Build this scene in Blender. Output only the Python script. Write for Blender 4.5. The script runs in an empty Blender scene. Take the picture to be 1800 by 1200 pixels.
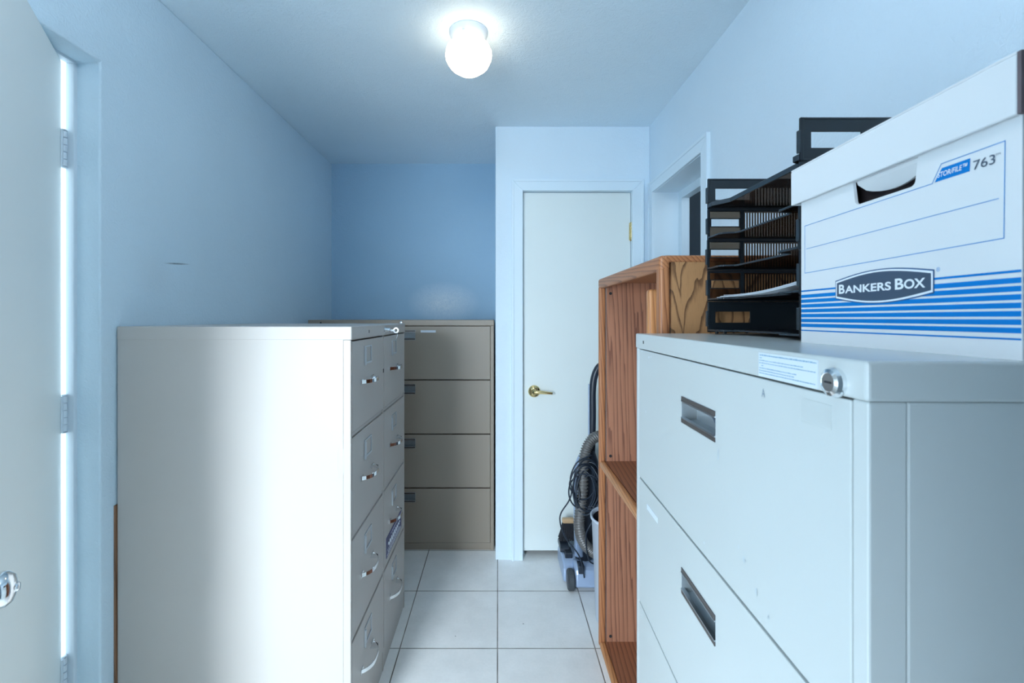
import bpy, bmesh, math, random
from mathutils import Vector, Matrix
random.seed(7)
S = bpy.context.scene
C = S.collection
PI = math.pi

# ------------------------------------------------------------------ camera
FPX = 816.0
cam_d = bpy.data.cameras.new('camera')
cam = bpy.data.objects.new('camera', cam_d); C.objects.link(cam)
cam_d.sensor_width = 36.0; cam_d.sensor_fit = 'HORIZONTAL'
cam_d.lens = FPX * 36.0 / 1800.0
cam_d.shift_x = 25.0 / 1800.0
cam_d.shift_y = -41.0 / 1800.0
cam_d.clip_start = 0.02
H = 1.36
cam.location = (0, 0, H); cam.rotation_euler = (PI / 2, 0, 0)
cam_d.dof.use_dof = True; cam_d.dof.focus_distance = 1.7; cam_d.dof.aperture_fstop = 9.0
S.camera = cam

# ------------------------------------------------------------------ world, light, exposure
S.view_settings.view_transform = 'Standard'; S.view_settings.look = 'None'
S.view_settings.gamma = 1.0; S.view_settings.use_curve_mapping = False
S.view_settings.exposure = 0.56
S.cycles.use_denoising = True
S.cycles.max_bounces = 12; S.cycles.diffuse_bounces = 8; S.cycles.transparent_max_bounces = 16
S.cycles.sample_clamp_indirect = 6.0
w = bpy.data.worlds.new('daylight'); S.world = w; w.use_nodes = True
bg = w.node_tree.nodes['Background']
bg.inputs['Color'].default_value = (0.68, 0.86, 1.0, 1)
bg.inputs['Strength'].default_value = 2.5

def area(name, loc, rot, sx, sy, power=0.0, col=(1, 1, 1), portal=False):
    l = bpy.data.lights.new(name, 'AREA'); l.shape = 'RECTANGLE'; l.size = sx; l.size_y = sy
    l.energy = power; l.color = col
    if portal: l.cycles.is_portal = True
    o = bpy.data.objects.new(name, l); C.objects.link(o); o.location = loc; o.rotation_euler = rot
    return o
# daylight coming in through the open outside door (left); then an added unseen area lamp behind the camera
area('door_daylight_portal', (-1.27, 0.88, 1.05), (0, -PI / 2, 0), 2.06, 0.94, portal=True)
wd = area('added_rear_lamp', (-0.95, -0.72, 1.20), (PI / 2 - 0.42, 0, -0.10), 0.46, 1.1, 25.0, (0.76, 0.89, 1.0))  # added lamp inside the unseen space, aimed at the left cabinet and floor
wd.data.spread = 1.9

# ------------------------------------------------------------------ materials
def new_mat(name):
    m = bpy.data.materials.new(name); m.use_nodes = True
    return m, m.node_tree.nodes, m.node_tree.links, m.node_tree.nodes['Principled BSDF']

def simple(name, col, rough=0.5, metal=0.0, bump=0.0, bscale=60.0, var=0.0, spec=0.5, coat=0.0):
    m, N, L, b = new_mat(name)
    b.inputs['Base Color'].default_value = (*col, 1); b.inputs['Roughness'].default_value = rough
    b.inputs['Metallic'].default_value = metal
    b.inputs['Specular IOR Level'].default_value = spec
    b.inputs['Coat Weight'].default_value = coat
    tc = N.new('ShaderNodeTexCoord')
    nz = N.new('ShaderNodeTexNoise'); nz.inputs['Scale'].default_value = bscale; nz.inputs['Detail'].default_value = 4
    L.new(tc.outputs['Object'], nz.inputs['Vector'])
    if bump:
        bp = N.new('ShaderNodeBump'); bp.inputs['Strength'].default_value = bump; bp.inputs['Distance'].default_value = 0.002
        L.new(nz.outputs['Fac'], bp.inputs['Height']); L.new(bp.outputs['Normal'], b.inputs['Normal'])
    if var:
        mx = N.new('ShaderNodeMix'); mx.data_type = 'RGBA'
        mx.inputs['A'].default_value = (*[c * (1 - var) for c in col], 1)
        mx.inputs['B'].default_value = (*[min(1, c * (1 + var)) for c in col], 1)
        n2 = N.new('ShaderNodeTexNoise'); n2.inputs['Scale'].default_value = 3.0; n2.inputs['Detail'].default_value = 6
        L.new(tc.outputs['Object'], n2.inputs['Vector'])
        L.new(n2.outputs['Fac'], mx.inputs['Factor']); L.new(mx.outputs['Result'], b.inputs['Base Color'])
    return m

def plaster(name, col, strength=0.35, stain=None, scuff=None):
    m, N, L, b = new_mat(name)
    b.inputs['Roughness'].default_value = 0.55; b.inputs['Specular IOR Level'].default_value = 0.35
    tc = N.new('ShaderNodeTexCoord'); ob = tc.outputs['Object']
    n1 = N.new('ShaderNodeTexNoise'); n1.inputs['Scale'].default_value = 7; n1.inputs['Detail'].default_value = 3; n1.inputs['Distortion'].default_value = 0.6
    L.new(ob, n1.inputs['Vector'])
    r = N.new('ShaderNodeValToRGB'); r.color_ramp.elements[0].position = 0.50; r.color_ramp.elements[1].position = 0.56
    L.new(n1.outputs['Fac'], r.inputs['Fac'])
    n2 = N.new('ShaderNodeTexNoise'); n2.inputs['Scale'].default_value = 45; n2.inputs['Detail'].default_value = 6; n2.inputs['Distortion'].default_value = 2.5
    L.new(ob, n2.inputs['Vector'])
    n3 = N.new('ShaderNodeTexNoise'); n3.inputs['Scale'].default_value = 2.2; n3.inputs['Detail'].default_value = 2
    L.new(ob, n3.inputs['Vector'])
    a = N.new('ShaderNodeMath'); a.operation = 'MULTIPLY_ADD'; a.inputs[1].default_value = 0.25
    L.new(r.outputs['Color'], a.inputs[0]); L.new(n2.outputs['Fac'], a.inputs[2])
    a2 = N.new('ShaderNodeMath'); a2.operation = 'MULTIPLY_ADD'; a2.inputs[1].default_value = 2.0
    L.new(n3.outputs['Fac'], a2.inputs[0]); L.new(a.outputs[0], a2.inputs[2])
    bp = N.new('ShaderNodeBump'); bp.inputs['Strength'].default_value = strength; bp.inputs['Distance'].default_value = 0.0035
    L.new(a2.outputs[0], bp.inputs['Height']); L.new(bp.outputs['Normal'], b.inputs['Normal'])
    cur = None
    mx = N.new('ShaderNodeMix'); mx.data_type = 'RGBA'
    mx.inputs['A'].default_value = (*[c * 0.96 for c in col], 1); mx.inputs['B'].default_value = (*[min(1, c * 1.04) for c in col], 1)
    L.new(n3.outputs['Fac'], mx.inputs['Factor']); cur = mx.outputs['Result']
    # real marks on the wall: (centre, radius xyz, colour, amount)
    for (cx, cy, cz, rx, ry, rz, tilt, sc, amt) in (scuff or []):
        mp = N.new('ShaderNodeMapping'); mp.vector_type = 'TEXTURE'
        mp.inputs['Location'].default_value = (cx, cy, cz); mp.inputs['Rotation'].default_value = tilt
        mp.inputs['Scale'].default_value = (rx, ry, rz)
        L.new(ob, mp.inputs['Vector'])
        ln = N.new('ShaderNodeVectorMath'); ln.operation = 'LENGTH'; L.new(mp.outputs['Vector'], ln.inputs[0])
        mr = N.new('ShaderNodeMapRange'); mr.inputs['From Min'].default_value = 1.0; mr.inputs['From Max'].default_value = 0.2
        mr.inputs['To Max'].default_value = amt
        L.new(ln.outputs['Value'], mr.inputs['Value'])
        nn = N.new('ShaderNodeMath'); nn.operation = 'MULTIPLY'; L.new(mr.outputs['Result'], nn.inputs[0]); L.new(n2.outputs['Fac'], nn.inputs[1])
        m2 = N.new('ShaderNodeMix'); m2.data_type = 'RGBA'; L.new(nn.outputs[0], m2.inputs['Factor'])
        L.new(cur, m2.inputs['A']); m2.inputs['B'].default_value = (*sc, 1); cur = m2.outputs['Result']
    L.new(cur, b.inputs['Base Color'])
    return m

def tiles(name):
    m, N, L, b = new_mat(name)
    b.inputs['Roughness'].default_value = 0.38
    tc = N.new('ShaderNodeTexCoord'); sep = N.new('ShaderNodeSeparateXYZ'); L.new(tc.outputs['Object'], sep.inputs[0])
    P = 0.4025; G = 0.0032
    def line(sock, off):
        a = N.new('ShaderNodeMath'); a.operation = 'SUBTRACT'; a.inputs[1].default_value = off; L.new(sock, a.inputs[0])
        p = N.new('ShaderNodeMath'); p.operation = 'PINGPONG'; p.inputs[1].default_value = P / 2; L.new(a.outputs[0], p.inputs[0])
        return p.outputs[0]
    mn = N.new('ShaderNodeMath'); mn.operation = 'MINIMUM'
    L.new(line(sep.outputs['X'], -0.001), mn.inputs[0]); L.new(line(sep.outputs['Y'], 1.913), mn.inputs[1])
    mr = N.new('ShaderNodeMapRange'); mr.inputs['From Min'].default_value = G * 0.45; mr.inputs['From Max'].default_value = G * 0.85
    L.new(mn.outputs[0], mr.inputs['Value'])
    n1 = N.new('ShaderNodeTexNoise'); n1.inputs['Scale'].default_value = 7; n1.inputs['Detail'].default_value = 8; n1.inputs['Roughness'].default_value = 0.65
    L.new(tc.outputs['Object'], n1.inputs['Vector'])
    n2 = N.new('ShaderNodeTexNoise'); n2.inputs['Scale'].default_value = 90; n2.inputs['Detail'].default_value = 3
    L.new(tc.outputs['Object'], n2.inputs['Vector'])
    ad = N.new('ShaderNodeMath'); ad.operation = 'MULTIPLY_ADD'; ad.inputs[1].default_value = 0.3; L.new(n2.outputs['Fac'], ad.inputs[0]); L.new(n1.outputs['Fac'], ad.inputs[2])
    cr = N.new('ShaderNodeValToRGB'); e = cr.color_ramp.elements
    e[0].position = 0.35; e[0].color = (0.80, 0.80, 0.78, 1); e[1].position = 0.95; e[1].color = (0.95, 0.94, 0.92, 1)
    L.new(ad.outputs[0], cr.inputs['Fac'])
    gn = N.new('ShaderNodeTexNoise'); gn.inputs['Scale'].default_value = 9; gn.inputs['Detail'].default_value = 5; L.new(tc.outputs['Object'], gn.inputs['Vector'])
    gc = N.new('ShaderNodeValToRGB'); g = gc.color_ramp.elements
    g[0].position = 0.42; g[0].color = (0.12, 0.10, 0.08, 1); g[1].position = 0.56; g[1].color = (0.27, 0.245, 0.215, 1)
    L.new(gn.outputs['Fac'], gc.inputs['Fac'])
    mx = N.new('ShaderNodeMix'); mx.data_type = 'RGBA'
    L.new(mr.outputs['Result'], mx.inputs['Factor']); L.new(gc.outputs['Color'], mx.inputs['A']); L.new(cr.outputs['Color'], mx.inputs['B'])
    # crumbs and specks of dirt
    v = N.new('ShaderNodeTexVoronoi'); v.inputs['Scale'].default_value = 7.5; L.new(tc.outputs['Object'], v.inputs['Vector'])
    sp = N.new('ShaderNodeMath'); sp.operation = 'LESS_THAN'; sp.inputs[1].default_value = 0.028; L.new(v.outputs['Distance'], sp.inputs[0])
    sm = N.new('ShaderNodeMath'); sm.operation = 'MULTIPLY'; sm.inputs[1].default_value = 0.6; L.new(sp.outputs[0], sm.inputs[0])
    m2 = N.new('ShaderNodeMix'); m2.data_type = 'RGBA'; L.new(sm.outputs[0], m2.inputs['Factor']); L.new(mx.outputs['Result'], m2.inputs['A'])
    m2.inputs['B'].default_value = (0.09, 0.08, 0.07, 1)
    L.new(m2.outputs['Result'], b.inputs['Base Color'])
    bp = N.new('ShaderNodeBump'); bp.inputs['Strength'].default_value = 0.5; bp.inputs['Distance'].default_value = 0.002
    h = N.new('ShaderNodeMath'); h.operation = 'MULTIPLY_ADD'; h.inputs[1].default_value = 0.15; L.new(ad.outputs[0], h.inputs[0]); L.new(mr.outputs['Result'], h.inputs[2])
    L.new(h.outputs[0], bp.inputs['Height']); L.new(bp.outputs['Normal'], b.inputs['Normal'])
    return m

def oak(name, light, dark, stretch, scale=3.0, dist=6.0, rough=0.42, cath=False, rot=(0, 0, 0), lo=0.35, hi=0.75):
    m, N, L, b = new_mat(name)
    b.inputs['Roughness'].default_value = rough
    tc = N.new('ShaderNodeTexCoord'); mp = N.new('ShaderNodeMapping'); mp.inputs['Scale'].default_value = stretch; mp.inputs['Rotation'].default_value = rot
    L.new(tc.outputs['Object'], mp.inputs['Vector'])
    if cath:
        wv = N.new('ShaderNodeTexWave'); wv.wave_type = 'RINGS'; wv.rings_direction = 'SPHERICAL'; wv.wave_profile = 'SAW'
    else:
        wv = N.new('ShaderNodeTexWave'); wv.wave_type = 'BANDS'; wv.bands_direction = 'DIAGONAL'; wv.wave_profile = 'SAW'
    wv.inputs['Scale'].default_value = scale; wv.inputs['Distortion'].default_value = dist
    wv.inputs['Detail'].default_value = 3; wv.inputs['Detail Scale'].default_value = 0.8
    L.new(mp.outputs['Vector'], wv.inputs['Vector'])
    n = N.new('ShaderNodeTexNoise'); n.inputs['Scale'].default_value = 1.0; n.inputs['Detail'].default_value = 6; n.inputs['Roughness'].default_value = 0.7
    mq = N.new('ShaderNodeMapping'); mq.inputs['Scale'].default_value = tuple(s * 22 for s in stretch); mq.inputs['Rotation'].default_value = rot
    L.new(tc.outputs['Object'], mq.inputs['Vector']); L.new(mq.outputs['Vector'], n.inputs['Vector'])
    cr = N.new('ShaderNodeValToRGB'); e = cr.color_ramp.elements
    e[0].position = lo; e[0].color = (*light, 1); e[1].position = hi + 0.12; e[1].color = (*dark, 1)
    mid = cr.color_ramp.elements.new(hi); mid.color = (*[a * 0.55 + d * 0.45 for a, d in zip(light, dark)], 1)
    ad = N.new('ShaderNodeMath'); ad.operation = 'MULTIPLY_ADD'; ad.inputs[1].default_value = 0.35; L.new(n.outputs['Fac'], ad.inputs[0])
    sb = N.new('ShaderNodeMath'); sb.operation = 'SUBTRACT'; sb.inputs[1].default_value = 0.17; L.new(wv.outputs['Fac'], sb.inputs[0]); L.new(sb.outputs[0], ad.inputs[2])
    L.new(ad.outputs[0], cr.inputs['Fac'])
    L.new(cr.outputs['Color'], b.inputs['Base Color'])
    bp = N.new('ShaderNodeBump'); bp.inputs['Strength'].default_value = 0.25; bp.inputs['Distance'].default_value = 0.0008
    L.new(n.outputs['Fac'], bp.inputs['Height']); L.new(bp.outputs['Normal'], b.inputs['Normal'])
    return m

def cathedral(name):
    """flat-sawn oak: V-shaped dark growth lines on pale wood, drawn in the panel's own depth (y) and height (z)"""
    m, N, L, b = new_mat(name)
    b.inputs['Roughness'].default_value = 0.42
    def mth(op, a, c=None, d=None):
        n = N.new('ShaderNodeMath'); n.operation = op
        for k, v in enumerate((a, c, d)):
            if v is None: continue
            if isinstance(v, (int, float)): n.inputs[k].default_value = v
            else: L.new(v, n.inputs[k])
        return n.outputs[0]
    tc = N.new('ShaderNodeTexCoord'); sp = N.new('ShaderNodeSeparateXYZ'); L.new(tc.outputs['Object'], sp.inputs[0])
    def noise(sc, stretch, det=4):
        mp = N.new('ShaderNodeMapping'); mp.inputs['Scale'].default_value = stretch; L.new(tc.outputs['Object'], mp.inputs['Vector'])
        n = N.new('ShaderNodeTexNoise'); n.inputs['Scale'].default_value = sc; n.inputs['Detail'].default_value = det; L.new(mp.outputs['Vector'], n.inputs['Vector']); return n.outputs['Fac']
    wob = noise(9, (1, 1.6, 0.5), 2); yy = mth('MULTIPLY_ADD', wob, 0.10, sp.outputs['Y'])
    pp = mth('PINGPONG', mth('SUBTRACT', yy, 0.108), 0.085)
    f = mth('MULTIPLY_ADD', pp, -3.4, sp.outputs['Z'])
    f = mth('MULTIPLY_ADD', noise(26, (1, 1.5, 0.5), 4), 0.085, f)
    fr = mth('FRACT', mth('MULTIPLY', f, 9.5))
    mr = N.new('ShaderNodeMapRange'); mr.interpolation_type = 'SMOOTHSTEP'; mr.inputs['From Min'].default_value = 0.55; mr.inputs['From Max'].default_value = 0.93; L.new(fr, mr.inputs['Value'])
    edge = mth('GREATER_THAN', fr, 0.97)
    ln = mth('SUBTRACT', mr.outputs['Result'], edge)
    fine = noise(60, (3, 6, 0.7), 5)
    fac = mth('ADD', mth('MULTIPLY', ln, 0.75), mth('MULTIPLY', mth('SUBTRACT', fine, 0.5), 0.6))
    cr = N.new('ShaderNodeValToRGB'); e = cr.color_ramp.elements
    e[0].position = 0.0; e[0].color = (0.45, 0.235, 0.105, 1); e[1].position = 0.85; e[1].color = (0.11, 0.05, 0.025, 1)
    L.new(fac, cr.inputs['Fac']); L.new(cr.outputs['Color'], b.inputs['Base Color'])
    return m

def smoked(name, tint, fac, base=(0.012, 0.012, 0.014)):
    m, N, L, b = new_mat(name)
    b.inputs['Base Color'].default_value = (*base, 1); b.inputs['Roughness'].default_value = 0.22
    t = N.new('ShaderNodeBsdfTransparent'); t.inputs['Color'].default_value = (*tint, 1)
    mx = N.new('ShaderNodeMixShader'); mx.inputs[0].default_value = fac
    L.new(t.outputs[0], mx.inputs[1]); L.new(b.outputs[0], mx.inputs[2])
    nz = N.new('ShaderNodeTexNoise'); nz.inputs['Scale'].default_value = 40
    bp = N.new('ShaderNodeBump'); bp.inputs['Strength'].default_value = 0.05; bp.inputs['Distance'].default_value = 0.001
    L.new(nz.outputs['Fac'], bp.inputs['Height']); L.new(bp.outputs['Normal'], b.inputs['Normal'])
    L.new(mx.outputs[0], N['Material Output'].inputs['Surface'])
    return m

def emis(name, col, st):
    m, N, L, b = new_mat(name)
    b.inputs['Base Color'].default_value = (0.9, 0.9, 0.9, 1)
    b.inputs['Emission Color'].default_value = (*col, 1); b.inputs['Emission Strength'].default_value = st
    return m

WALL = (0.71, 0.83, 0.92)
M = {}
M['wall'] = plaster('wall_plaster', WALL, 0.45)
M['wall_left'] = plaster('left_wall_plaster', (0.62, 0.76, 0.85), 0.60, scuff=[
    (-1.15, 1.665, 1.555, 0.05, 0.075, 0.004, (0.085, 0, 0), (0.10, 0.13, 0.15), 1.6),
    (-1.15, 1.56, 1.5, 0.05, 0.10, 0.08, (0, 0, 0), (0.60, 0.66, 0.7), 0.4)])
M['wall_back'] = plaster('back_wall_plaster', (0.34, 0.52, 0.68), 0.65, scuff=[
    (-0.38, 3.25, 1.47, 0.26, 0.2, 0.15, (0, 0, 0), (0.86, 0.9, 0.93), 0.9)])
M['ceiling'] = plaster('ceiling_plaster', (0.79, 0.90, 0.97), 0.85)
M['trim'] = simple('trim_paint', (0.74, 0.86, 0.94), 0.35, bump=0.05, bscale=30)
M['jamb'] = simple('jamb_paint', (0.62, 0.70, 0.76), 0.4, bump=0.1, bscale=25)
M['door'] = simple('door_paint', (0.78, 0.84, 0.825), 0.4, bump=0.06, bscale=120, var=0.02)
M['leafpaint'] = simple('outside_door_paint', (0.84, 0.88, 0.86), 0.45, bump=0.06, bscale=120, var=0.02)
M['floor'] = tiles('floor_tile')
M['putty'] = simple('putty_enamel', (0.49, 0.455, 0.425), 0.36, bump=0.03, bscale=300)
M['tan'] = simple('tan_enamel', (0.30, 0.25, 0.20), 0.40, bump=0.03, bscale=300)
M['pale'] = simple('pale_enamel', (0.54, 0.575, 0.57), 0.24, bump=0.02, bscale=300)
M['gap'] = simple('dark_gap', (0.02, 0.02, 0.022), 0.8)
M['chrome'] = simple('chrome', (0.82, 0.84, 0.86), 0.12, 1.0)
M['satin'] = simple('satin_steel', (0.60, 0.64, 0.68), 0.30, 1.0)
M['brass'] = simple('brass', (0.80, 0.62, 0.30), 0.16, 1.0)
M['pullbrown'] = simple('pull_trim_brown', (0.10, 0.085, 0.08), 0.35, 0.3)
M['panpaint'] = simple('pull_recess_grey', (0.42, 0.47, 0.50), 0.3, 0.4)
M['oak'] = oak('oak_veneer', (0.43, 0.195, 0.115), (0.23, 0.098, 0.062), (14, 14, 0.5), 2.4, 11.0)
M['oakedge'] = oak('oak_edge', (0.46, 0.19, 0.08), (0.26, 0.095, 0.04), (14, 14, 1.0), 3.5, 3.0)
M['oaktop'] = oak('oak_edge_long', (0.46, 0.19, 0.08), (0.26, 0.095, 0.04), (1.0, 14, 14), 3.5, 3.0)
M['oaklight'] = oak('oak_edge_light', (0.60, 0.27, 0.105), (0.40, 0.16, 0.062), (1.0, 14, 14), 3.5, 3.0)
M['oakboard'] = oak('oak_board', (0.60, 0.27, 0.105), (0.40, 0.16, 0.062), (14, 14, 1.0), 3.0, 3.0)
M['oakside'] = cathedral('oak_flat_sawn')
M['oakshelf'] = oak('oak_shelf', (0.34, 0.13, 0.065), (0.18, 0.065, 0.035), (1.0, 14, 14), 2.6, 3.0)
M['black'] = simple('black_plastic', (0.012, 0.017, 0.022), 0.28)
M['blackedge'] = simple('black_plastic_edge', (0.03, 0.04, 0.05), 0.22)
M['smoke'] = smoked('smoked_plastic', (0.50, 0.42, 0.37), 0.35)
M['film'] = smoked('smoked_film', (0.55, 0.47, 0.40), 0.22)
M['paper'] = simple('paper_white', (0.80, 0.84, 0.90), 0.6)
M['card'] = simple('white_cardboard', (0.77, 0.78, 0.79), 0.55, bump=0.04, bscale=50)
M['cardshade'] = simple('cardboard_shade', (0.14, 0.11, 0.12), 0.9)  # dark card tone with the shade of inside and lid end put in
M['cardedge'] = simple('cardboard_cut_edge', (0.30, 0.20, 0.16), 0.9)
M['blue'] = simple('print_blue', (0.0, 0.19, 0.56), 0.6, spec=0.2)
M['blueline'] = simple('print_blue_line', (0.10, 0.30, 0.62), 0.5)
M['navy'] = simple('print_grey', (0.055, 0.085, 0.13), 0.45)
M['navyline'] = simple('print_navy_line', (0.02, 0.09, 0.23), 0.45)
M['printwhite'] = simple('print_white', (0.86, 0.90, 0.95), 0.5)
M['sticker'] = simple('sticker_white', (0.62, 0.68, 0.75), 0.5)
M['ink'] = simple('sticker_ink', (0.22, 0.36, 0.48), 0.6)
M['inkdark'] = simple('stamp_ink', (0.22, 0.28, 0.34), 0.6)
M['smudge'] = simple('smudge_grey', (0.42, 0.47, 0.49), 0.5)
M['magnet'] = simple('magnet_blue', (0.02, 0.03, 0.16), 0.3)
M['ghost'] = simple('sticker_residue', (0.50, 0.535, 0.53), 0.45)
M['vacblue'] = simple('vacuum_shell_blue', (0.38, 0.48, 0.66), 0.3, 0.25)
M['vacdark'] = simple('vacuum_dark_plastic', (0.022, 0.03, 0.045), 0.35)
M['rubber'] = simple('rubber', (0.05, 0.06, 0.07), 0.6)
M['hose'] = simple('hose_grey', (0.17, 0.165, 0.16), 0.38, 0.2)
M['cord'] = simple('cord_black', (0.018, 0.028, 0.045), 0.4)
M['bristle'] = simple('bristle_black', (0.012, 0.014, 0.02), 0.7)
M['brushwood'] = simple('brush_wood', (0.55, 0.36, 0.2), 0.55, var=0.1)
M['bin'] = simple('bin_plastic', (0.62, 0.68, 0.78), 0.4)
M['binin'] = simple('bin_inside', (0.035, 0.035, 0.045), 0.7)
M['board'] = oak('board_wood', (0.26, 0.135, 0.075), (0.16, 0.08, 0.045), (14, 14, 1.2), 1.5, 3)
M['lampmetal'] = simple('lamp_white_metal', (0.75, 0.80, 0.86), 0.35)
M['globe'] = emis('lit_globe', (1.0, 0.86, 0.64), 3.2)
M['blockerwall'] = plaster('blocker_wall_dark', (0.22, 0.27, 0.30), 0.3)  # kept dark so the added blocker wall bounces little light
M['fillglobe'] = emis('fill_globe', (0.80, 0.90, 1.0), 130.0)  # strong fill emission for the added second globe
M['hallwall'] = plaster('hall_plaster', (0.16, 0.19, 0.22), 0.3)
M['concrete'] = simple('patio_concrete', (0.5, 0.5, 0.48), 0.9, bump=0.3, var=0.1)

# ------------------------------------------------------------------ helpers
def link_mesh(name, bm, mat, parent=None, loc=None, smooth=False, bevel=0.0, seg=2):
    bmesh.ops.recalc_face_normals(bm, faces=bm.faces[:])
    me = bpy.data.meshes.new(name); bm.to_mesh(me); bm.free()
    if not isinstance(mat, (list, tuple)): mat = [mat]
    for mm in mat: me.materials.append(M[mm] if isinstance(mm, str) else mm)
    if smooth: me.shade_smooth()
    o = bpy.data.objects.new(name, me); C.objects.link(o)
    if parent: o.parent = parent
    if loc: o.location = loc
    if bevel:
        b = o.modifiers.new('bevel', 'BEVEL'); b.width = bevel; b.segments = seg; b.limit_method = 'ANGLE'; b.angle_limit = 0.6
    return o

def thing(name, label, cat, loc=(0, 0, 0), rotz=0.0, group=None):
    o = bpy.data.objects.new(name, None); C.objects.link(o); o.empty_display_size = 0.1
    o.location = loc; o.rotation_euler = (0, 0, rotz)
    o['label'] = label; o['category'] = cat
    if group: o['group'] = group
    return o
def tag(o, label, cat, group=None):
    o['label'] = label; o['category'] = cat
    if group: o['group'] = group
    return o
def struct(o): o['kind'] = 'structure'; return o

def box(bm, x0, x1, y0, y1, z0, z1, mi=0):
    v = [bm.verts.new(p) for p in ((x0,y0,z0),(x1,y0,z0),(x1,y1,z0),(x0,y1,z0),(x0,y0,z1),(x1,y0,z1),(x1,y1,z1),(x0,y1,z1))]
    for f in ((0,3,2,1),(4,5,6,7),(0,1,5,4),(1,2,6,5),(2,3,7,6),(3,0,4,7)):
        fc = bm.faces.new([v[i] for i in f]); fc.material_index = mi
def BX(*a, **k):
    bm = bmesh.new(); box(bm, *a, **k); return bm
def boxes(lst):
    bm = bmesh.new()
    for a in lst: box(bm, *a)
    return bm

def prism(bm, pts, axis, a0, a1, mi=0):
    """extrude a closed 2D outline along an axis. pts are (u,v) in the other two axes in xyz order"""
    def mk(u, v, a):
        return {'x': (a, u, v), 'y': (u, a, v), 'z': (u, v, a)}[axis]
    A = [bm.verts.new(mk(u, v, a0)) for u, v in pts]; B = [bm.verts.new(mk(u, v, a1)) for u, v in pts]
    n = len(pts)
    f = bm.faces.new(A); f.material_index = mi; f = bm.faces.new(B[::-1]); f.material_index = mi
    for i in range(n):
        f = bm.faces.new((A[i], B[i], B[(i+1) % n], A[(i+1) % n])); f.material_index = mi

def plate_hole(bm, axis, a0, a1, u0, u1, v0, v1, holes):
    """plate in the plane normal to axis with rectangular holes; the plate is a grid of cells with hole cells left out"""
    us = sorted({u0, u1, *[h[0] for h in holes], *[h[1] for h in holes]})
    vs = sorted({v0, v1, *[h[2] for h in holes], *[h[3] for h in holes]})
    def mk(u, v, a): return {'x': (a, u, v), 'y': (u, a, v), 'z': (u, v, a)}[axis]
    V = {}
    def vt(i, j, k):
        if (i, j, k) not in V: V[(i, j, k)] = bm.verts.new(mk(us[i], vs[j], (a0, a1)[k]))
        return V[(i, j, k)]
    def solid(i, j):
        if i < 0 or j < 0 or i >= len(us)-1 or j >= len(vs)-1: return False
        cu, cv = (us[i]+us[i+1])/2, (vs[j]+vs[j+1])/2
        return not any(h[0] < cu < h[1] and h[2] < cv < h[3] for h in holes)
    for i in range(len(us)-1):
        for j in range(len(vs)-1):
            if not solid(i, j): continue
            for k in (0, 1):
                bm.faces.new([vt(i,j,k), vt(i+1,j,k), vt(i+1,j+1,k), vt(i,j+1,k)])
            for (di, dj, e) in ((-1,0,((0,0),(0,1))), (1,0,((1,0),(1,1))), (0,-1,((0,0),(1,0))), (0,1,((0,1),(1,1)))):
                if not solid(i+di, j+dj):
                    (p, q) = e
                    bm.faces.new([vt(i+p[0],j+p[1],0), vt(i+q[0],j+q[1],0), vt(i+q[0],j+q[1],1), vt(i+p[0],j+p[1],1)])

def lathe(bm, prof, n=32, mat=Matrix.Identity(4), ribs=0, ribamp=0.0, mi=0, close=True):
    rings = []
    for (r, z) in prof:
        ring = []
        for i in range(n):
            a = 2*PI*i/n; rr = r
            if ribs and r > 0.02: rr = r * (1 + ribamp*math.cos(ribs*a))
            ring.append(bm.verts.new(mat @ Vector((rr*math.cos(a), rr*math.sin(a), z))))
        rings.append(ring)
    for a, b in zip(rings, rings[1:]):
        for i in range(n):
            f = bm.faces.new((a[i], a[(i+1) % n], b[(i+1) % n], b[i])); f.material_index = mi
    if close:
        for r in (rings[0][::-1], rings[-1]):
            f = bm.faces.new(r); f.material_index = mi

def frame_along(d):
    d = d.normalized(); up = Vector((0,0,1)) if abs(d.z) < 0.95 else Vector((1,0,0))
    s = d.cross(up).normalized(); return s, s.cross(d)
def tube(bm, pts, r, n=8, radf=None, cap=True, mi=0):
    pts = [Vector(p) for p in pts]; rings = []; s_prev = None
    for i, p in enumerate(pts):
        d = (pts[min(i+1, len(pts)-1)] - pts[max(i-1, 0)]).normalized()
        if s_prev is None: s, u = frame_along(d)
        else:
            s = (s_prev - d * s_prev.dot(d)).normalized(); u = s.cross(d)
        s_prev = s
        rr = radf(i) if radf else r
        rings.append([bm.verts.new(p + (s*math.cos(2*PI*k/n) + u*math.sin(2*PI*k/n))*rr) for k in range(n)])
    for a, b in zip(rings, rings[1:]):
        for k in range(n):
            f = bm.faces.new((a[k], a[(k+1) % n], b[(k+1) % n], b[k])); f.material_index = mi
    if cap:
        bm.faces.new(rings[0][::-1]).material_index = mi; bm.faces.new(rings[-1]).material_index = mi

def spline(ctrl, steps=10):
    P = [Vector(p) for p in ctrl]; P = [P[0]*2-P[1]] + P + [P[-1]*2-P[-2]]; out = []
    for i in range(1, len(P)-2):
        for s in range(steps):
            t = s/steps; a, b, c, d = P[i-1], P[i], P[i+1], P[i+2]
            out.append(0.5*((2*b)+(c-a)*t+(2*a-5*b+4*c-d)*t*t+(3*b-a-3*c+d)*t**3))
    out.append(P[-2]); return out

def flat_poly(bm, pts3, mi=0):
    f = bm.faces.new([bm.verts.new(p) for p in pts3]); f.material_index = mi

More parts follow.
